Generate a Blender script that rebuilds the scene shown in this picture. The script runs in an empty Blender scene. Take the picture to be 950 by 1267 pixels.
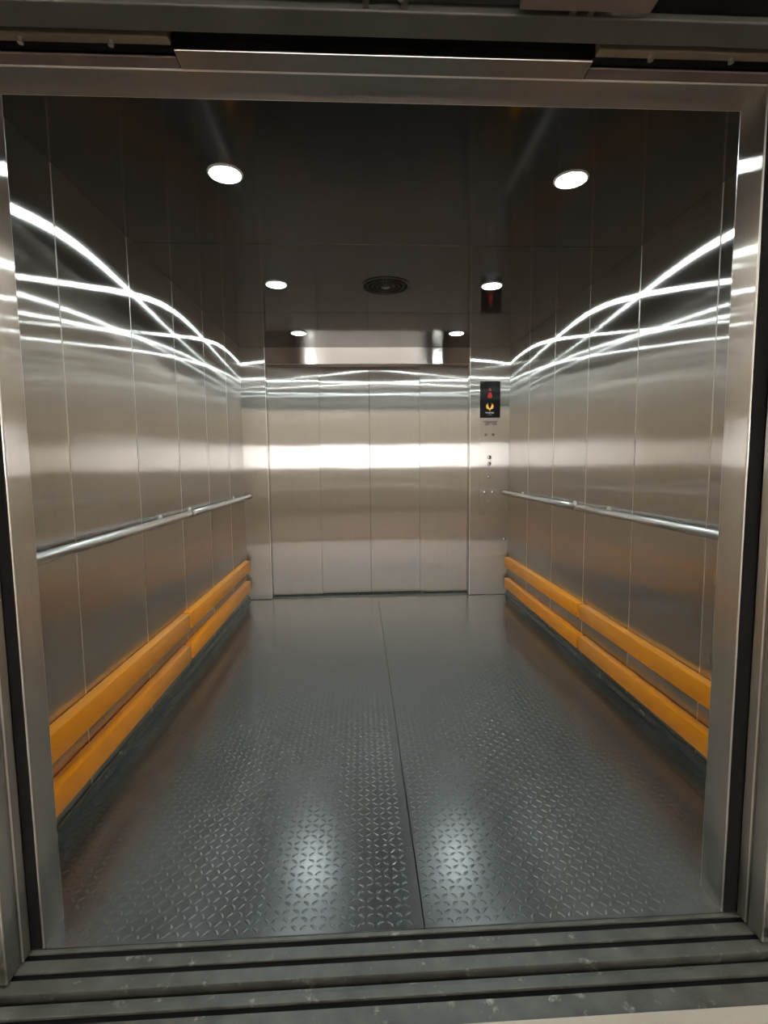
import bpy, bmesh, math, random
from mathutils import Vector, Matrix
random.seed(7)
PI = math.pi
sc = bpy.context.scene
col = sc.collection

# ---------------------------------------------------------------- camera
F_PX = 629.78
RX = Vector((0.99875853, -0.0487113, -0.01042185))
UP = Vector((0.01493663, 0.09326008, 0.99552974))
FW = Vector((0.0475216, 0.99444948, -0.09387189))
cam_d = bpy.data.cameras.new('camera')
cam_d.sensor_fit = 'HORIZONTAL'
cam_d.sensor_width = 36.0
cam_d.lens = 36.0 * F_PX / 950.0
cam_d.clip_start = 0.02
cam = bpy.data.objects.new('camera', cam_d)
col.objects.link(cam)
M = Matrix.Identity(4)
for i in range(3):
    M[i][0] = RX[i]; M[i][1] = UP[i]; M[i][2] = -FW[i]
M[0][3], M[1][3], M[2][3] = 0.0, -1.2261, 1.2199
cam.matrix_world = M
sc.camera = cam

# ---------------------------------------------------------------- world, exposure
world = bpy.data.worlds.new('world')
sc.world = world
world.use_nodes = True
bg = world.node_tree.nodes['Background']
bg.inputs[0].default_value = (0.98, 0.97, 0.95, 1)
bg.inputs[1].default_value = 15.0
sc.view_settings.view_transform = 'Standard'
sc.view_settings.look = 'None'
sc.view_settings.gamma = 1.0
sc.view_settings.use_curve_mapping = False
sc.view_settings.exposure = 0.0
LAMP = 170.0          # ceiling downlights of the cabin
HALL_FILL = 290.0       # added tube lights that brighten the unseen lobby
cy = sc.cycles
cy.use_denoising = True
cy.max_bounces = 14
cy.glossy_bounces = 10
cy.diffuse_bounces = 4
cy.sample_clamp_indirect = 12.0
cy.blur_glossy = 0.0

# ---------------------------------------------------------------- helpers
def tag(o, label=None, cat=None, group=None, kind=None):
    if label: o['label'] = label
    if cat: o['category'] = cat
    if group: o['group'] = group
    if kind: o['kind'] = kind
    return o

def empty(name, loc=(0, 0, 0), **kw):
    o = bpy.data.objects.new(name, None)
    o.empty_display_size = 0.05
    o.location = loc
    col.objects.link(o)
    return tag(o, **kw)

def wloc(o):
    v = Vector((0, 0, 0))
    while o is not None:
        v += Vector(o.location); o = o.parent
    return v

def obj(name, bm, mats, parent=None, smooth=False, **kw):
    """link bm (vertices in world space) as one mesh object"""
    me = bpy.data.meshes.new(name)
    if parent is not None:
        bmesh.ops.translate(bm, verts=bm.verts, vec=-wloc(parent))
    bmesh.ops.recalc_face_normals(bm, faces=bm.faces)
    bm.to_mesh(me); bm.free()
    if not isinstance(mats, (list, tuple)): mats = [mats]
    for m in mats: me.materials.append(m)
    if smooth:
        me.polygons.foreach_set('use_smooth', [True] * len(me.polygons))
        if smooth is not True:
            me.set_sharp_from_angle(angle=smooth)
    o = bpy.data.objects.new(name, me)
    col.objects.link(o)
    if parent is not None: o.parent = parent
    return tag(o, **kw)

def box(bm, x0, x1, y0, y1, z0, z1, bev=0.0, seg=2, sel=None, mat=0, bevmat=None):
    r = bmesh.ops.create_cube(bm, size=1.0)
    vs = r['verts']
    for v in vs:
        v.co = Vector(((x0 + x1) / 2 + v.co.x * (x1 - x0), (y0 + y1) / 2 + v.co.y * (y1 - y0), (z0 + z1) / 2 + v.co.z * (z1 - z0)))
    fs = {f for v in vs for f in v.link_faces}
    for f in fs: f.material_index = mat
    if bev:
        es = {e for v in vs for e in v.link_edges}
        if sel: es = [e for e in es if sel((e.verts[0].co + e.verts[1].co) / 2, (e.verts[1].co - e.verts[0].co).normalized())]
        bmesh.ops.bevel(bm, geom=list(es), offset=bev, segments=seg, profile=0.5, affect='EDGES', clamp_overlap=True,
                        material=-1 if bevmat is None else bevmat)
    return bm

def bx(*a, **k):
    return box(bmesh.new(), *a, **k)

def cyl(bm, p0, p1, r0, r1=None, n=20, caps=True, mat=0):
    p0, p1 = Vector(p0), Vector(p1)
    r1 = r0 if r1 is None else r1
    d = p1 - p0
    q = d.to_track_quat('Z', 'Y').to_matrix().to_4x4()
    g = bmesh.ops.create_cone(bm, cap_ends=caps, cap_tris=False, segments=n, radius1=r0, radius2=r1, depth=d.length,
                              matrix=Matrix.Translation((p0 + p1) / 2) @ q)
    for f in {f for v in g['verts'] for f in v.link_faces}: f.material_index = mat
    return bm

def lathe(bm, prof, c, axis='Z', n=40, mat=0):
    """revolve [(r, h)] about an axis through c"""
    rings = []
    for r, h in prof:
        ring = []
        for i in range(n):
            a = 2 * PI * i / n
            u, v = r * math.cos(a), r * math.sin(a)
            if axis == 'Z': p = (c[0] + u, c[1] + v, c[2] + h)
            elif axis == 'Y': p = (c[0] + u, c[1] + h, c[2] + v)
            else: p = (c[0] + h, c[1] + u, c[2] + v)
            ring.append(bm.verts.new(p))
        rings.append(ring)
    for a, b in zip(rings, rings[1:]):
        for i in range(n):
            f = bm.faces.new((a[i], a[(i + 1) % n], b[(i + 1) % n], b[i])); f.material_index = mat
    for ring in (rings[0], rings[-1]):
        f = bm.faces.new(ring); f.material_index = mat
    return bm

def torus(bm, c, R, r, n=48, m=8):
    vs = [[bm.verts.new((c[0] + (R + r * math.cos(b)) * math.cos(a), c[1] + (R + r * math.cos(b)) * math.sin(a), c[2] + r * math.sin(b)))
           for b in [2 * PI * j / m for j in range(m)]] for a in [2 * PI * i / n for i in range(n)]]
    for i in range(n):
        for j in range(m):
            bm.faces.new((vs[i][j], vs[(i + 1) % n][j], vs[(i + 1) % n][(j + 1) % m], vs[i][(j + 1) % m]))
    return bm

# ---------------------------------------------------------------- materials
def new_mat(name):
    m = bpy.data.materials.new(name); m.use_nodes = True
    nt = m.node_tree; nt.nodes.clear()
    out = nt.nodes.new('ShaderNodeOutputMaterial')
    return m, nt, out

def node(nt, t, **kw):
    n = nt.nodes.new(t)
    for k, v in kw.items():
        if k in n.inputs: n.inputs[k].default_value = v
        else: setattr(n, k, v)
    return n

def steel(name, color, tangent=(0, 0, 1), rough=0.18, aniso=0.94, wave=0.0008, wscale=(2.0, 2.0, 3.0), second=0.30, rough2=0.285, aniso2=0.88,
          diffuse=0.012, grain=0.08):
    """brushed stainless steel; `tangent` is the hair-line direction, along which reflections stay sharp"""
    m, nt, out = new_mat(name)
    L = nt.links.new
    geo = node(nt, 'ShaderNodeNewGeometry')
    info = node(nt, 'ShaderNodeObjectInfo')
    mp = node(nt, 'ShaderNodeMapping'); mp.inputs['Scale'].default_value = wscale
    L(geo.outputs['Position'], mp.inputs['Vector'])
    mul = node(nt, 'ShaderNodeMath', operation='MULTIPLY'); mul.inputs[1].default_value = 37.0
    L(info.outputs['Random'], mul.inputs[0])
    nz = node(nt, 'ShaderNodeTexNoise', noise_dimensions='4D'); nz.inputs['Scale'].default_value = 1.0
    nz.inputs['Detail'].default_value = 1.5; nz.inputs['Roughness'].default_value = 0.45
    L(mp.outputs[0], nz.inputs['Vector']); L(mul.outputs[0], nz.inputs['W'])
    bp = node(nt, 'ShaderNodeBump'); bp.inputs['Strength'].default_value = 1.0; bp.inputs['Distance'].default_value = wave
    L(nz.outputs['Fac'], bp.inputs['Height'])
    tv = node(nt, 'ShaderNodeCombineXYZ')
    for i in range(3): tv.inputs[i].default_value = tangent[i]
    # fine hair-line tint along the grain
    sc_ = [260.0, 260.0, 260.0]
    k = max(range(3), key=lambda i: abs(tangent[i])); sc_[k] = 3.0
    mp2 = node(nt, 'ShaderNodeMapping'); mp2.inputs['Scale'].default_value = sc_
    L(geo.outputs['Position'], mp2.inputs['Vector'])
    nz2 = node(nt, 'ShaderNodeTexNoise'); nz2.inputs['Scale'].default_value = 1.0; nz2.inputs['Detail'].default_value = 2.0
    L(mp2.outputs[0], nz2.inputs['Vector'])
    mr = node(nt, 'ShaderNodeMapRange'); mr.inputs[3].default_value = 1 - grain; mr.inputs[4].default_value = 1 + grain
    L(nz2.outputs['Fac'], mr.inputs[0])
    mc = node(nt, 'ShaderNodeVectorMath', operation='SCALE'); mc.inputs[0].default_value = color
    L(mr.outputs[0], mc.inputs['Scale'])
    g1 = node(nt, 'ShaderNodeBsdfAnisotropic', distribution='GGX'); g1.inputs['Roughness'].default_value = rough
    g1.inputs['Anisotropy'].default_value = aniso
    g2 = node(nt, 'ShaderNodeBsdfAnisotropic', distribution='GGX'); g2.inputs['Roughness'].default_value = rough2
    g2.inputs['Anisotropy'].default_value = aniso2
    for g in (g1, g2):
        L(tv.outputs[0], g.inputs['Tangent']); L(bp.outputs[0], g.inputs['Normal']); L(mc.outputs[0], g.inputs['Color'])
    df = node(nt, 'ShaderNodeBsdfDiffuse'); L(mc.outputs[0], df.inputs['Color'])
    m1 = node(nt, 'ShaderNodeMixShader'); m1.inputs[0].default_value = second
    L(g1.outputs[0], m1.inputs[1]); L(g2.outputs[0], m1.inputs[2])
    m2 = node(nt, 'ShaderNodeMixShader'); m2.inputs[0].default_value = diffuse
    L(m1.outputs[0], m2.inputs[1]); L(df.outputs[0], m2.inputs[2])
    L(m2.outputs[0], out.inputs[0])
    return m

def princ(name, color, rough=0.5, metal=0.0, spec=0.5, var=0.0, vscale=8.0, rvar=0.0, coat=0.0, emit=None, estr=0.0, bump=0.0, bscale=60.0, ior=1.5, crough=0.03,
          stain=None, sscale=5.0, sthr=(0.5, 0.7)):
    m, nt, out = new_mat(name)
    L = nt.links.new
    b = node(nt, 'ShaderNodeBsdfPrincipled')
    b.inputs['Base Color'].default_value = (*color, 1)
    b.inputs['Roughness'].default_value = rough
    b.inputs['Metallic'].default_value = metal
    b.inputs['Specular IOR Level'].default_value = spec
    b.inputs['IOR'].default_value = ior
    b.inputs['Coat Weight'].default_value = coat
    b.inputs['Coat Roughness'].default_value = crough
    if emit:
        b.inputs['Emission Color'].default_value = (*emit, 1); b.inputs['Emission Strength'].default_value = estr
    geo = node(nt, 'ShaderNodeNewGeometry')
    src = None
    if var or rvar or stain:
        nz = node(nt, 'ShaderNodeTexNoise'); nz.inputs['Scale'].default_value = vscale; nz.inputs['Detail'].default_value = 5.0
        L(geo.outputs['Position'], nz.inputs['Vector'])
        if var:
            mr = node(nt, 'ShaderNodeMapRange'); mr.inputs[1].default_value = 0.25; mr.inputs[2].default_value = 0.75
            mr.inputs[3].default_value = 1 - var; mr.inputs[4].default_value = 1 + var
            L(nz.outputs['Fac'], mr.inputs[0])
            vm = node(nt, 'ShaderNodeVectorMath', operation='SCALE'); vm.inputs[0].default_value = color
            L(mr.outputs[0], vm.inputs['Scale']); src = vm.outputs[0]
        if rvar:
            mr2 = node(nt, 'ShaderNodeMapRange'); mr2.inputs[1].default_value = 0.3; mr2.inputs[2].default_value = 0.7
            mr2.inputs[3].default_value = rough - rvar; mr2.inputs[4].default_value = rough + rvar
            L(nz.outputs['Fac'], mr2.inputs[0]); L(mr2.outputs[0], b.inputs['Roughness'])
    if stain:
        ns = node(nt, 'ShaderNodeTexNoise'); ns.inputs['Scale'].default_value = sscale; ns.inputs['Detail'].default_value = 8.0
        ns.inputs['Roughness'].default_value = 0.7
        L(geo.outputs['Position'], ns.inputs['Vector'])
        mr3 = node(nt, 'ShaderNodeMapRange'); mr3.inputs[1].default_value = sthr[0]; mr3.inputs[2].default_value = sthr[1]
        L(ns.outputs['Fac'], mr3.inputs[0])
        mx = node(nt, 'ShaderNodeMix', data_type='RGBA')
        L(mr3.outputs[0], mx.inputs[0])
        if src: L(src, mx.inputs[6])
        else: mx.inputs[6].default_value = (*color, 1)
        mx.inputs[7].default_value = (*stain, 1)
        src = mx.outputs[2]
    if src: L(src, b.inputs['Base Color'])
    if bump:
        nb = node(nt, 'ShaderNodeTexNoise'); nb.inputs['Scale'].default_value = bscale; nb.inputs['Detail'].default_value = 3.0
        L(geo.outputs['Position'], nb.inputs['Vector'])
        bp = node(nt, 'ShaderNodeBump'); bp.inputs['Distance'].default_value = bump
        L(nb.outputs['Fac'], bp.inputs['Height']); L(bp.outputs[0], b.inputs['Normal'])
    L(b.outputs[0], out.inputs[0])
    return m

STEEL = (0.70, 0.675, 0.64)
M_wall = steel('brushed_steel_vertical', STEEL)
M_door = steel('brushed_steel_door', (0.73, 0.70, 0.665), wave=0.0006)
M_edge = princ('steel_edge', (0.72, 0.70, 0.67), rough=0.32, metal=1.0)
M_head = steel('brushed_steel_horizontal', (0.60, 0.54, 0.49), tangent=(1, 0, 0), rough=0.2, aniso=0.85)
M_ceil = princ('black_gloss_ceiling_sheet', (0.012, 0.0105, 0.0095), rough=0.09, ior=1.68, spec=0.5, coat=0.08, crough=0.36)
M_jamb_h = steel('brushed_steel_header', (0.55, 0.53, 0.50), tangent=(0, 1, 0), rough=0.2, aniso=0.7)
M_chrome = princ('satin_tube_steel', (0.78, 0.77, 0.74), rough=0.29, metal=1.0)
M_orange = princ('orange_bumper_plastic', (0.92, 0.34, 0.008), rough=0.30, spec=0.6, var=0.04)
M_black = princ('matt_black', (0.006, 0.0055, 0.0055), rough=0.7, spec=0.15)
M_dark = princ('dark_painted_steel', (0.05, 0.05, 0.048), rough=0.45, metal=0.4, var=0.2)
M_floor = princ('painted_tread_plate', (0.036, 0.043, 0.041), rough=0.225, spec=0.5, ior=2.0, var=0.06, vscale=3.0, bump=0.0003, bscale=14.0)
M_sill = princ('worn_aluminium_sill', (0.12, 0.125, 0.115), rough=0.45, metal=0.5, var=0.35, vscale=14.0, rvar=0.1,
               stain=(0.34, 0.34, 0.31), sscale=20.0, sthr=(0.585, 0.68))
M_skirt = princ('scuffed_skirting_paint', (0.045, 0.053, 0.05), rough=0.3, ior=1.8, stain=(0.4, 0.41, 0.39), sscale=16.0, sthr=(0.62, 0.66))
M_groove = princ('groove_painted_shade', (0.005, 0.005, 0.0048), rough=0.8, spec=0.2)  # near black puts the shade inside the sill grooves into the colour
M_concrete = princ('beige_floor_tile', (0.52, 0.49, 0.43), rough=0.35, var=0.08, vscale=5.0)
M_plaster = princ('cream_plaster', (0.62, 0.56, 0.49), rough=0.8, var=0.04)
M_tile = princ('grey_lobby_tile', (0.21, 0.19, 0.165), rough=0.45, var=0.06)
M_white = princ('white_ceiling_paint', (0.82, 0.79, 0.75), rough=0.85)
M_frame = princ('window_frame_paint', (0.55, 0.54, 0.52), rough=0.5)
M_lampwhite = princ('lamp_bezel', (0.8, 0.8, 0.79), rough=0.4)
M_screen = princ('black_display_glass', (0.008, 0.008, 0.009), rough=0.08)
M_red = princ('red_led', (0.3, 0.01, 0.01), emit=(1.0, 0.06, 0.07), estr=0.25)
M_reddim = princ('dim_red_led', (0.2, 0.02, 0.02), emit=(0.8, 0.12, 0.1), estr=0.12)
M_gold = princ('orange_emblem', (0.9, 0.45, 0.08), rough=0.4, emit=(1.0, 0.5, 0.1), estr=0.35)
M_text = princ('white_print', (0.8, 0.8, 0.8), rough=0.4, emit=(1, 1, 1), estr=0.3)
M_textdim = princ('grey_print', (0.4, 0.4, 0.4), rough=0.4)
M_ink = princ('dark_engraving', (0.05, 0.047, 0.045), rough=0.5, metal=0.6)
M_button = princ('button_steel', (0.55, 0.53, 0.5), rough=0.25, metal=1.0)
M_btnring = princ('button_ring', (0.16, 0.15, 0.14), rough=0.35, metal=0.9)
M_vent = princ('vent_dark_steel', (0.10, 0.085, 0.075), rough=0.4, metal=0.8)
M_board = princ('brown_board', (0.16, 0.12, 0.10), rough=0.6, var=0.2)
M_rail = princ('tan_galvanised_rail', (0.30, 0.25, 0.19), rough=0.45, metal=0.6, var=0.15)
M_beam = princ('grey_header_beam', (0.11, 0.107, 0.098), rough=0.5, metal=0.3, var=0.15)

def emit_mat(name, c, s):
    m, nt, out = new_mat(name)
    e = node(nt, 'ShaderNodeEmission'); e.inputs[0].default_value = (*c, 1); e.inputs[1].default_value = s
    nt.links.new(e.outputs[0], out.inputs[0])
    return m
M_lamp = emit_mat('led_diffuser', (0.87, 0.99, 1.0), LAMP)
M_hall = emit_mat('lobby_fill_light', (1.0, 0.95, 0.86), HALL_FILL)
mg, ntg, outg = new_mat('window_glass')
tr = node(ntg, 'ShaderNodeBsdfTransparent'); gl = node(ntg, 'ShaderNodeBsdfAnisotropic'); gl.inputs['Roughness'].default_value = 0.02
mxg = node(ntg, 'ShaderNodeMixShader'); mxg.inputs[0].default_value = 0.06
ntg.links.new(tr.outputs[0], mxg.inputs[1]); ntg.links.new(gl.outputs[0], mxg.inputs[2]); ntg.links.new(mxg.outputs[0], outg.inputs[0])
M_glass = mg

# ---------------------------------------------------------------- dimensions (metres)
WL, WR, D, H = -1.024, 1.3605, 3.366, 2.2436      # cabin side walls, far wall, ceiling
BL, BR = -0.809, 1.0014                            # closed doorway at the far end
FL, FR, RV, HF = -0.819, 0.964, 0.09, 2.087        # open doorway at the near end
HD = 2.10
CX = (WL + WR) / 2

# ================================================================ STRUCTURE
# ---- side walls: separate brushed steel panels
def side_wall(name, X, sgn, seams):
    root = empty(name, (X, (RV + D) / 2, 0), kind='structure')
    ys = [RV] + seams + [D]
    for a, b in zip(ys, ys[1:]):
        bm = bx(min(X, X - sgn * 0.025), max(X, X - sgn * 0.025), a + 0.0012, b - 0.0012, 0.0, H - 0.0005, bev=0.0028, seg=3, bevmat=1,
                sel=lambda c, d: abs(d.z) > 0.9 and abs(c.x - X) < 1e-4)
        obj('wall_panel', bm, [M_wall, M_edge], root, smooth=0.3)
    obj('backing', bx(min(X - sgn * 0.026, X - sgn * 0.04), max(X - sgn * 0.026, X - sgn * 0.04), RV, D, 0, H - 0.0005), M_edge, root)
    return root
side_wall('wall_left', WL, 1, [0.642, 1.204, 1.754, 2.305, 2.865])
side_wall('wall_right', WR, -1, [0.696, 1.242, 1.779, 2.304, 2.832])

# ---- far wall: returns and transom round the closed door
wb = empty('wall_back', (CX, D, 0), kind='structure')
SD = 3.62    # back of the far doorway
vert = lambda c, d: abs(d.z) > 0.9 and c.y < D + 0.001
obj('return_panel', bx(WL - 0.04, BL, D, SD, 0.004, H - 0.0005, bev=0.003, seg=3, bevmat=1, sel=vert), [M_wall, M_edge], wb, smooth=0.3)
obj('return_panel', bx(BR, WR + 0.04, D, SD, 0.004, H - 0.0005, bev=0.003, seg=3, bevmat=1, sel=vert), [M_wall, M_edge], wb, smooth=0.3)
obj('transom_panel', bx(BL + 0.001, BR - 0.001, D + 0.004, SD, HD, H - 0.0005, bev=0.002, seg=2, bevmat=1,
                        sel=lambda c, d: abs(d.x) > 0.9 and c.z < HD + 0.01 and c.y < D + 0.01), [M_head, M_edge], wb, smooth=0.3)
# ---- the closed four panel door
d1 = empty('door_1', ((BL + BR) / 2, D + 0.115, 0), kind='structure')
xs = [BL - 0.02, -0.354, 0.100, 0.560, BR + 0.02]
for i in range(4):
    dy = 0.105 if i in (0, 3) else 0.13
    a = xs[i] - (0.02 if i == 3 else 0.0); b = xs[i + 1] + (0.02 if i == 0 else 0.0)
    if i == 3: a = xs[3]
    if i == 0: b = xs[1]
    if i == 1: a = xs[1] - 0.03
    if i == 2: b = xs[3] + 0.03
    bm = bx(a + 0.0015, b - 0.0015, D + dy, D + dy + 0.022, 0.014, HD + 0.03, bev=0.0015, seg=2,
            sel=lambda c, d, dy=dy: abs(d.z) > 0.9 and c.y < D + dy + 0.001)
    obj('door_panel', bm, [M_door, M_edge], d1, smooth=0.3)
obj('door_backing', bx(BL - 0.03, BR + 0.03, D + 0.17, D + 0.19, -0.02, HD + 0.03), M_black, d1)
bm = bmesh.new()
box(bm, BL, BR, D, D + 0.098, -0.03, -0.0005)
box(bm, BL, BR, D + 0.148, D + 0.169, -0.03, -0.0005)
obj('door_sill', bm, M_sill, d1)
obj('sill_groove', bx(BL, BR, D + 0.098, D + 0.148, -0.03, -0.012), M_groove, d1)

# ---- ceiling panels
ce = empty('ceiling', (CX, (RV + D) / 2, H), kind='structure')
cs = [0.0, 1.267, 2.342, D + 0.1]
for a, b in zip(cs, cs[1:]):
    obj('ceiling_panel', bx(WL - 0.04, WR + 0.04, a + 0.0012, b - 0.0012, H, H + 0.02, bev=0.002, seg=2,
                            sel=lambda c, d: abs(d.x) > 0.9 and c.z < H + 0.001), M_ceil, ce, smooth=0.3)
obj('backing', bx(WL - 0.04, WR + 0.04, 0, D + 0.1, H + 0.021, H + 0.03), M_black, ce)

# ---- near doorway of the cabin: columns and header
wf = empty('wall_front', (CX, RV / 2, 0), kind='structure')
for sx, a, b in ((-1, WL - 0.04, FL), (1, FR, WR + 0.04)):
    face = FL if sx < 0 else FR
    bm = bx(a, b, 0.002, RV, 0.0, H - 0.0005, bev=0.003, seg=3, bevmat=1, sel=lambda c, d: abs(d.z) > 0.9 and abs(c.x - face) < 1e-3)
    obj('return_column', bm, [M_wall, M_edge], wf, smooth=0.3)
    e0, e1 = (FL - 0.3, FL - 0.004) if sx < 0 else (FR + 0.004, FR + 0.3)
    obj('black_face', bx(e0, e1, -0.002, 0.0015, 0.004, HF), M_black, wf)  # near-black strip over the column front
obj('header_panel', bx(FL + 0.0005, FR - 0.0005, 0.0, RV, HF, H - 0.0005, bev=0.003, seg=3, bevmat=1,
                       sel=lambda c, d: abs(d.x) > 0.9 and c.z < HF + 0.01), [M_jamb_h, M_edge], wf, smooth=0.3)

# ---- open car door leaves, slid aside into the door pocket
d2 = empty('door_2', ((FL + FR) / 2, -0.04, 0), kind='structure')
leaf = lambda face: (lambda c, d: abs(d.z) > 0.9 and abs(c.x - face) < 1e-3)
for x, sx in ((-0.846, -1), (1.000, 1)):
    for y0, y1, off in ((-0.037, -0.006, 0.0), (-0.092, -0.044, 0.002)):
        f = x + sx * off
        bm = bx(min(f, f + sx * 0.42), max(f, f + sx * 0.42), y0, y1, 0.004, 2.10, bev=0.003, seg=3, bevmat=1, sel=leaf(f))
        obj('door_leaf', bm, [M_wall, M_edge], d2, smooth=0.3)

# ---- sills
PX0, PX1 = -1.30, 1.45
s1 = empty('trim_1', (0.07, -0.056, 0), kind='structure')
tz = -0.0005
for a, b in ((-0.0105, 0.0), (-0.061, -0.0295), (-0.112, -0.0785)):
    obj('sill_rib', bx(PX0, PX1, a, b, -0.03, tz, bev=0.0015, seg=2, sel=lambda c, d: abs(d.x) > 0.9 and c.z > -0.01), M_sill, s1, smooth=0.3)
obj('sill_groove', bx(PX0, PX1, -0.1115, -0.001, -0.045, -0.0065), M_groove, s1)
s2 = empty('trim_2', (0.07, -0.17, 0), kind='structure')
for a, b, z in ((-0.145, -0.130, -0.008), (-0.165, -0.1455, tz), (-0.235, -0.183, tz)):
    obj('sill_rib', bx(PX0, PX1, a, b, -0.03, z, bev=0.0015, seg=2, sel=lambda c, d: abs(d.x) > 0.9 and c.z > -0.01), M_sill, s2, smooth=0.3)
obj('sill_groove', bx(PX0, PX1, -0.234, -0.131, -0.045, -0.0085), M_groove, s2)

# ---- door gear above the near doorway
t3 = empty('trim_3', (0.0735, -0.03, HF), kind='structure')
obj('header_plate', bx(-0.375, 0.522, -0.053, -0.0005, HF + 0.001, HF + 0.006, bev=0.0015, seg=2, bevmat=1), [M_jamb_h, M_edge], t3)
for x0, x1 in ((-1.1, -0.379), (0.526, 1.25)):
    obj('hanger_plate', bx(x0, x1, -0.028, -0.001, HF + 0.004, HF + 0.008), M_board, t3)
    obj('hanger_face', bx(x0, x1, -0.050, -0.030, HF + 0.012, HF + 0.020), M_black, t3)
    obj('hanger_rail', bx(x0, x1, -0.074, -0.052, HF + 0.010, HF + 0.05, bev=0.003, seg=2), M_rail, t3)
    for k in (0.22, 0.55):
        x = x1 - k * 0.55 if x0 < 0 else x0 + k * 0.55
        obj('bolt', cyl(bmesh.new(), (x, -0.06, HF + 0.010), (x, -0.06, HF + 0.001), 0.006, n=6), M_edge, t3)
obj('gear_back', bx(-1.3, 1.45, -0.098, -0.0005, HF + 0.06, HF + 0.07), M_black, t3)
t4 = empty('trim_4', (0.07, -0.13, HF), kind='structure')
obj('header_beam', bx(-1.3, 1.45, -0.161, -0.100, HF, HF + 0.08, bev=0.003, seg=2), M_beam, t4)
obj('track_cover', bx(-1.3, -0.375, -0.26, -0.163, HF + 0.012, HF + 0.09), M_black, t4)
obj('track_cover', bx(0.565, 1.45, -0.26, -0.163, HF + 0.012, HF + 0.09), M_black, t4)
obj('track_rail', bx(-0.374, 0.50, -0.26, -0.170, HF + 0.012, HF + 0.05), M_dark, t4)
for x in (0.026, 0.100, 0.43, 0.465):
    obj('track_clip', bx(x - 0.006, x + 0.006, -0.20, -0.1615, HF + 0.004, HF + 0.03), M_beam, t4)
obj('cover_board', bx(0.32, 0.575, -0.30, -0.181, HF - 0.004, HF + 0.010), M_board, t4)
obj('bolt', cyl(bmesh.new(), (0.092, -0.185, HF + 0.011), (0.092, -0.185, HF + 0.002), 0.006, n=6), M_edge, t4)

# ---- unseen lift shaft round the cabin, added to close light leaks
sh = empty('wall_shaft', (CX, 1.6, 0), kind='structure')
M_shaft = princ('shaft_concrete', (0.12, 0.115, 0.11), rough=0.9, var=0.1)
for a in ((-1.6, -1.5, -0.27, D + 0.5, -0.1, 3.1), (1.85, 1.95, -0.27, D + 0.5, -0.1, 3.1), (-1.6, 1.95, D + 0.4, D + 0.5, -0.1, 3.1), (-1.6, 1.95, -0.27, D + 0.5, 3.0, 3.1)):
    obj('shaft_slab', bx(*a), M_shaft, sh)

# ---- lift lobby behind the viewer (seen mirrored in the steel)
LX0, LX1, LY0, LY1, LZ = -2.6, 2.8, -6.2, -0.236, 3.0
obj('floor_landing', bx(LX0, LX1, LY0, LY1 - 0.20, -0.05, 0.004), M_tile, kind='structure')
obj('trim_5', bx(LX0, LX1, LY1 - 0.199, LY1, -0.05, 0.004), M_concrete, kind='structure')
wl = empty('wall_landing', (0.07, -0.3, 0), kind='structure')
for a, b, z0, z1 in ((LX0, -0.98, 0.0, LZ), (1.13, LX1, 0.0, LZ), (-0.98, 1.13, 2.18, LZ)):
    obj('wall_section', bx(a, b, -0.40, -0.27, max(z0, 0.004), z1), M_plaster, wl)
for x0, x1 in ((-1.3, -1.03), (1.18, 1.45)):
    pass
obj('wall_lobby_left', bx(LX0 - 0.1, LX0, LY0, -0.27, 0, LZ), M_plaster, kind='structure')
obj('wall_lobby_right', bx(LX1, LX1 + 0.1, LY0, -0.27, 0, LZ), M_plaster, kind='structure')
obj('ceiling_landing', bx(LX0, LX1, LY0, -0.27, LZ, LZ + 0.1), M_white, kind='structure')
wn = empty('wall_lobby_back', (0.1, LY0, 0), kind='structure')
W0, W1, WZ0, WZ1 = -1.6, 1.8, 1.08, 1.80
for a, b, z0, z1 in ((LX0 - 0.1, W0, 0, LZ), (W1, LX1 + 0.1, 0, LZ), (W0, W1, 0, WZ0), (W0, W1, WZ1, LZ)):
    obj('wall_section', bx(a, b, LY0 - 0.15, LY0, z0, z1), M_white, wn)
w1 = empty('window_1', ((W0 + W1) / 2, LY0 - 0.08, WZ0), kind='structure')
bm = bmesh.new()
box(bm, W0, W1, LY0 - 0.1, LY0 - 0.05, WZ0, WZ0 + 0.04); box(bm, W0, W1, LY0 - 0.1, LY0 - 0.05, WZ1 - 0.04, WZ1)
for k in range(5):
    x = W0 + (W1 - W0 - 0.04) * k / 4
    box(bm, x, x + 0.04, LY0 - 0.1, LY0 - 0.05, WZ0 + 0.04, WZ1 - 0.04)
obj('window_frame', bm, M_frame, w1)
for k in range(4):
    x = W0 + (W1 - W0 - 0.04) * k / 4
    obj('window_pane', bx(x + 0.04, x + (W1 - W0 - 0.04) / 4, LY0 - 0.08, LY0 - 0.074, WZ0 + 0.04, WZ1 - 0.04), M_glass, w1)

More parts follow.
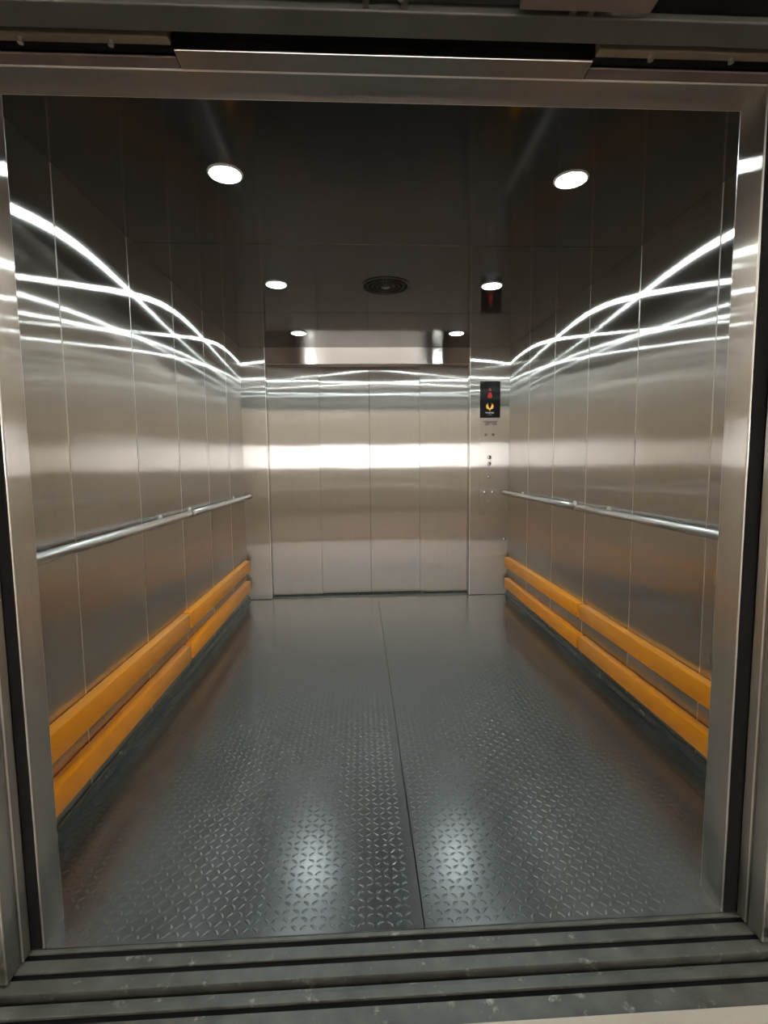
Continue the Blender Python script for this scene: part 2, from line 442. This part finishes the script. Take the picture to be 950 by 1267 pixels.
# ---- floor: two tread plates with raised lugs
fl = empty('floor', (CX, D / 2, 0), kind='structure')
SEAM = 0.155
def lug_mesh():
    """one curved tear-drop lug, lying along X"""
    bm = bmesh.new()
    n, Ln, Wd, Ht, bow = 6, 0.0225, 0.0075, 0.00055, 0.0026
    base, top = [], []
    mid = []
    for i in range(n):
        t = i / (n - 1) * 2 - 1
        w = Wd / 2 * math.sqrt(max(0.0, 1 - abs(t) ** 2.4)) + 0.0004
        yb = bow * (1 - t * t)
        h = Ht * (1 - abs(t) ** 3) + 0.0001
        base.append((bm.verts.new((t * Ln / 2, yb - w, 0)), bm.verts.new((t * Ln / 2, yb + w, 0))))
        top.append((bm.verts.new((t * Ln / 2, yb - w * 0.45, h)), bm.verts.new((t * Ln / 2, yb + w * 0.45, h))))
    for i in range(n - 1):
        bm.faces.new((base[i][0], base[i + 1][0], top[i + 1][0], top[i][0]))
        bm.faces.new((top[i][0], top[i + 1][0], top[i + 1][1], top[i][1]))
        bm.faces.new((top[i][1], top[i + 1][1], base[i + 1][1], base[i][1]))
    bmesh.ops.recalc_face_normals(bm, faces=bm.faces)
    me = bpy.data.meshes.new('tread_lug'); bm.to_mesh(me); bm.free()
    me.materials.append(M_floor)
    me.polygons.foreach_set('use_smooth', [True] * len(me.polygons))
    return me
LUG = lug_mesh()
lv = [v.co.copy() for v in LUG.vertices]; lf = [tuple(p.vertices) for p in LUG.polygons]
PITCH = 0.0255
for x0, x1 in ((WL, SEAM - 0.0012), (SEAM + 0.0012, WR)):
    pl = obj('floor_plate', bx(x0, x1, 0.001, D - 0.0005, -0.01, 0.0, bev=0.0012, seg=2, sel=lambda c, d: c.z > -0.001), M_floor, fl, smooth=0.3)
    spots = []
    for iy in range(int(D / PITCH)):
        for ix in range(int((x1 - x0) / PITCH)):
            x = x0 + 0.017 + ix * PITCH; y = 0.02 + iy * PITCH
            if x > x1 - 0.014 or y > 2.6: continue
            if y < RV + 0.02 and not (FL + 0.02 < x < FR - 0.02): continue
            if x < WL + 0.035 or x > WR - 0.035: continue
            spots.append((x, y, PI / 4 if (ix + iy) % 2 else -PI / 4))
    spots.sort(key=lambda s: s[0] ** 2 + (s[1] + 1.2261) ** 2)
    for x, y, a in spots[:150]:
        o = bpy.data.objects.new('tread_lug', LUG)
        o.location = (x, y, 0); o.rotation_euler = (0, 0, a); o.parent = pl
        o.location = Vector((x, y, 0)) - wloc(fl)
        col.objects.link(o)
    V, Fc = [], []
    off = wloc(fl)
    for x, y, a in spots[150:]:
        b = len(V); c, s = math.cos(a), math.sin(a)
        V += [(x + c * v.x - s * v.y - off.x, y + s * v.x + c * v.y - off.y, v.z) for v in lv]
        Fc += [tuple(b + i for i in f) for f in lf]
    me = bpy.data.meshes.new('tread_lugs_far'); me.from_pydata(V, [], Fc); me.materials.append(M_floor)
    me.polygons.foreach_set('use_smooth', [True] * len(me.polygons))
    o = bpy.data.objects.new('tread_relief', me); o.parent = pl; o['kind'] = 'stuff'; col.objects.link(o)

obj('leak_block_slab', bx(-1.5, 1.75, -0.005, D + 0.4, -0.09, -0.05), M_black, fl)  # unseen slab added to stop world light leaking in from below
obj('leak_block_slab', bx(-1.5, 1.75, -0.26, -0.006, -0.09, -0.046), M_black, fl)

# ---- skirting at the foot of the side walls
for nm, X, s in (('baseboard_left', WL, 1), ('baseboard_right', WR, -1)):
    a, b = (X, X + 0.02) if s > 0 else (X - 0.02, X)
    obj(nm, bx(a, b, RV + 0.001, D - 0.001, 0.0, 0.03, bev=0.006, seg=2, sel=lambda c, d: abs(d.y) > 0.9 and c.z > 0.02), M_skirt, kind='structure', smooth=0.5)

# ================================================================ THINGS
# ---- handrails
def handrail(X, s, y0, y1, z, brackets, label):
    cxr = X + s * 0.062
    root = empty('handrail', (X, (y0 + y1) / 2, z), label=label, cat='handrail', group='steel handrails on the cabin walls')
    r = 0.0185
    prof = [(0.004, 0.0), (r * 0.75, 0.002), (r, 0.008), (r, y1 - y0 - 0.008), (r * 0.75, y1 - y0 - 0.002), (0.004, y1 - y0)]
    obj('rail', lathe(bmesh.new(), prof, (cxr, y0, z), 'Y', 24), M_chrome, root, smooth=0.7)
    for yb in brackets:
        bm = bmesh.new()
        cyl(bm, (X + s * 0.004, yb, z - 0.006), (cxr, yb, z - 0.006), 0.008, n=14)
        br = obj('bracket', bm, M_chrome, root, smooth=0.7)
        obj('flange', lathe(bmesh.new(), [(0.03, 0.0), (0.03, s * 0.003), (0.026, s * 0.006), (0.01, s * 0.007)], (X, yb, z - 0.006), 'X', 24), M_chrome, br, smooth=0.6)
handrail(WL, 1, 0.14, 1.69, 0.949, (0.18, 1.42), 'steel handrail opposite the control panel, section by the entrance')
handrail(WL, 1, 1.77, 3.30, 0.949, (1.88, 2.95), 'steel handrail opposite the control panel, section by the closed doors')
handrail(WR, -1, 0.14, 1.74, 0.951, (0.20, 1.48), 'steel handrail on the control panel side, section by the entrance')
handrail(WR, -1, 1.83, 3.31, 0.953, (1.92, 2.95), 'steel handrail on the control panel side, section ending below the panel')

# ---- orange bumper boards
def bumper(X, s, y0, y1, z0, z1, label):
    root = empty('bumper_board', (X, (y0 + y1) / 2, z0), label=label, cat='bumper', group='orange bumper boards along the cabin walls')
    a, b = sorted((X + s * 0.004, X + s * 0.050))
    bm = bx(a, b, y0, y1, z0, z1, bev=0.0025, seg=2)
    obj('board', bm, M_orange, root, smooth=0.4)
    for yb in (y0 + 0.12, (y0 + y1) / 2, y1 - 0.12):
        c, d = sorted((X, X + s * 0.0045))
        obj('spacer_block', bx(c, d, yb - 0.03, yb + 0.03, z0 + 0.02, z1 - 0.02), M_black, root)
for X, s, zu, zl, side in ((WL, 1, (0.290, 0.384), (0.112, 0.201), 'opposite the control panel'), (WR, -1, (0.278, 0.366), (0.086, 0.172), 'on the control panel side')):
    yj = 1.665 if s > 0 else 1.725
    for (z0, z1), row in ((zu, 'upper'), (zl, 'lower')):
        bumper(X, s, 0.12, yj - 0.013, z0, z1, f'{row} orange bumper board {side}, section by the entrance')
        bumper(X, s, yj + 0.013, 3.262 if s > 0 else 3.295, z0, z1, f'{row} orange bumper board {side}, section by the closed doors')

# ---- recessed ceiling lights
def downlight(x, y, label):
    root = empty('ceiling_light', (x, y, H), label=label, cat='ceiling light', group='round recessed ceiling lights')
    obj('bezel', torus(bmesh.new(), (x, y, H - 0.001), 0.0560, 0.0055, 48, 10), M_lampwhite, root, smooth=True)
    obj('diffuser', lathe(bmesh.new(), [(0.051, 0.0), (0.0505, -0.003), (0.047, -0.006), (0.040, -0.0085), (0.02, -0.010), (0.002, -0.0104)], (x, y, H - 0.0004), 'Z', 48), M_lamp, root, smooth=True)
for y, where in ((0.692, 'nearest the open entrance'), (1.800, 'beside the round vent'), (2.878, 'nearest the closed doors')):
    downlight(-0.455, y, f'round white ceiling light {where}, opposite the control panel')
    downlight(0.784, y, f'round white ceiling light {where}, on the control panel side')

# ---- round fan grille
vx, vy = 0.168, 1.815
vr = empty('ceiling_vent', (vx, vy, H), label='round dark metal fan grille in the middle of the ceiling', cat='vent')
obj('backing', lathe(bmesh.new(), [(0.132, -0.0002), (0.132, -0.002), (0.002, -0.002)], (vx, vy, H), 'Z', 48), M_black, vr)
obj('rim', torus(bmesh.new(), (vx, vy, H - 0.003), 0.132, 0.005, 56, 8), M_vent, vr, smooth=True)
for R_ in (0.05, 0.078, 0.105):
    obj('ring', torus(bmesh.new(), (vx, vy, H - 0.006), R_, 0.0022, 48, 6), M_vent, vr, smooth=True)
for k in range(36):
    a = 2 * PI * k / 36
    c, s_ = math.cos(a), math.sin(a)
    obj('spoke', cyl(bmesh.new(), (vx + 0.022 * c, vy + 0.022 * s_, H - 0.007), (vx + 0.130 * c, vy + 0.130 * s_, H - 0.004), 0.0016, n=6), M_vent, vr)
obj('hub', lathe(bmesh.new(), [(0.026, -0.003), (0.026, -0.008), (0.018, -0.012), (0.002, -0.012)], (vx, vy, H), 'Z', 24), M_btnring, vr, smooth=0.6)

# ---- control panel on the far wall
px0, px1, pz0, pz1 = 1.088, 1.277, 0.745, 1.946
pcx = (px0 + px1) / 2
cp = empty('control_panel', (pcx, D, pz0), label='steel lift control panel with black display and round push buttons', cat='control panel')
T = 0.004
yf = D - T
obj('faceplate', bx(px0, px1, yf, D - 0.0002, pz0, 1.6235, bev=0.0015, seg=2), M_wall, cp, smooth=0.3)
dp = obj('display', bx(px0 + 0.003, px1 - 0.003, yf - 0.003, D - 0.0002, 1.6245, pz1, bev=0.0015, seg=2), M_screen, cp, smooth=0.3, label='black glass display with red indicator and orange emblem')
yd = yf - 0.0035

def poly(name, pts, y, mat, parent, th=0.0012):
    """flat shape in the wall plane, pts as (x, z), with a little thickness"""
    bm = bmesh.new()
    f = bm.faces.new([bm.verts.new((x, y, z)) for x, z in pts])
    g = bmesh.ops.extrude_face_region(bm, geom=[f])
    bmesh.ops.translate(bm, verts=[v for v in g['geom'] if isinstance(v, bmesh.types.BMVert)], vec=(0, th, 0))
    bmesh.ops.triangulate(bm, faces=bm.faces)
    return obj(name, bm, mat, parent)

# red indicator: small dim arrow above a brighter figure
ax = pcx - 0.003
poly('arrow_symbol', [(ax - 0.014, 1.860), (ax + 0.014, 1.860), (ax + 0.009, 1.880), (ax, 1.890), (ax - 0.009, 1.880)], yd, M_reddim, dp)
poly('floor_figure', [(ax - 0.020, 1.800), (ax + 0.019, 1.800), (ax + 0.019, 1.826), (ax + 0.009, 1.846), (ax - 0.010, 1.846), (ax - 0.011, 1.832), (ax - 0.020, 1.826)], yd, M_red, dp)
# winged emblem: two feathered wings meeting at a point
def wing(s):
    k = 0.0335
    P = [(0.0, -1.0), (0.18, -0.62), (0.62, -0.42), (0.90, -0.30), (0.74, -0.24), (1.02, 0.0), (1.04, 0.16), (0.86, 0.04), (1.02, 0.40), (0.94, 0.62),
         (0.78, 0.34), (0.84, 0.78), (0.74, 0.95), (0.62, 0.55), (0.58, 0.95), (0.40, 1.15), (0.52, 0.75), (0.46, 0.40), (0.30, 0.05), (0.10, -0.25), (0.0, -0.48)]
    return [(ax + s * a * k, 1.717 + b * k) for a, b in P]
poly('emblem_wing', wing(1), yd, M_gold, dp)
poly('emblem_wing', wing(-1), yd, M_gold, dp)
def text(name, body, size, x, y, z, mat, parent, spacing=1.0):
    cu = bpy.data.curves.new(name, 'FONT'); cu.body = body; cu.size = size; cu.align_x = 'CENTER'; cu.align_y = 'CENTER'
    cu.extrude = 0.0004; cu.space_character = spacing; cu.resolution_u = 2
    t = bpy.data.objects.new(name, cu); col.objects.link(t)
    bpy.context.view_layer.update()
    me = bpy.data.meshes.new_from_object(t.evaluated_get(bpy.context.evaluated_depsgraph_get()))
    bpy.data.objects.remove(t)
    me.materials.clear(); me.materials.append(mat)
    me.transform(Matrix.Translation(Vector((x, y, z)) - wloc(parent)) @ Matrix.Rotation(PI / 2, 4, 'X'))
    o = bpy.data.objects.new(name, me); col.objects.link(o); o.parent = parent
    return o
text('lettering', 'PHOENIX', 0.0175, ax, yd, 1.668, M_text, dp)
text('lettering', 'ELEVATOR', 0.008, ax, yd, 1.651, M_textdim, dp)

# speaker slots cut as nested slanting lines
def slot(x0, z0, x1, z1):
    d = Vector((x1 - x0, z1 - z0)).normalized(); n_ = Vector((-d.y, d.x)) * 0.0034
    poly('speaker_slot', [(x0 + n_.x, z0 + n_.y), (x1 + n_.x, z1 + n_.y), (x1 - n_.x, z1 - n_.y), (x0 - n_.x, z0 - n_.y)], yf - 0.0006, M_ink, cp, 0.0008)
sx, sz = pcx, 1.577
for k in range(3):
    o_ = k * 0.016
    slot(sx - 0.060 + o_, sz + 0.020, sx - 0.046 + o_, sz + 0.002)
    slot(sx + 0.002 + o_, sz + 0.020, sx + 0.032 + o_, sz - 0.020)
for k in range(3):
    o_ = k * 0.015
    slot(sx - 0.046 + o_, sz - 0.020, sx - 0.018 + o_, sz + 0.018)
for k in range(2):
    o_ = k * 0.014
    slot(sx + 0.040 + o_, sz + 0.002, sx + 0.054 + o_, sz + 0.020)

def button(name, x, z, r, ring=True):
    ring = True
    b = obj(name, lathe(bmesh.new(), [(r * 1.3, 0.0), (r * 1.3, -0.0025), (r * 1.05, -0.004), (0.001, -0.004)], (x, yf, z), 'Y', 24), M_btnring if ring else M_button, cp, smooth=0.6)
    obj('cap', lathe(bmesh.new(), [(r, -0.004), (r, -0.006), (r * 0.8, -0.0075), (0.001, -0.0078)], (x, yf, z), 'Y', 24), M_button, b, smooth=0.6)
for x in (1.144, 1.212): button('key_switch', x, 1.474, 0.010, False)
for z in (1.271, 1.212): button('floor_button', 1.180, z, 0.0145)
button('alarm_button', 1.177, 1.094, 0.012, False)
for x in (1.139, 1.212): button('door_button', x, 0.954, 0.012, False)
obj('key_lock', lathe(bmesh.new(), [(0.008, 0), (0.008, -0.003), (0.001, -0.0035)], (1.173, yf, 0.870), 'Y', 16), M_button, cp, smooth=0.6)

# ---- small screw head low on the far wall
sw = empty('wall_switch', (1.328, D, 0.52), label='small round steel switch low on the far wall above the bumper ends', cat='switch')
obj('collar', lathe(bmesh.new(), [(0.012, 0), (0.012, -0.003), (0.008, -0.005), (0.001, -0.005)], (1.328, D, 0.52), 'Y', 20), M_button, sw, smooth=0.6)
obj('keyway', bx(1.3265, 1.3295, D - 0.0056, D - 0.0045, 0.515, 0.525), M_ink, sw)

# ---- fill lights added out of view to brighten the lobby and its reflections
for y, where in ((-4.0, 'nearest the lift entrance'), (-5.45, 'nearest the lobby window')):
    for x in (0.1,):
        r = empty('lobby_fill_light', (x, y, LZ), label=f'added fill light on the unseen lobby ceiling {where}', cat='lamp', group='added fill lights in the lobby')
        obj('housing', bx(x - 0.07, x + 0.07, y - 0.62, y + 0.62, LZ - 0.05, LZ, bev=0.008), M_lampwhite, r)
        obj('tube', cyl(bmesh.new(), (x, y - 0.6, LZ - 0.075), (x, y + 0.6, LZ - 0.075), 0.022, n=16), M_hall, r, smooth=0.6)
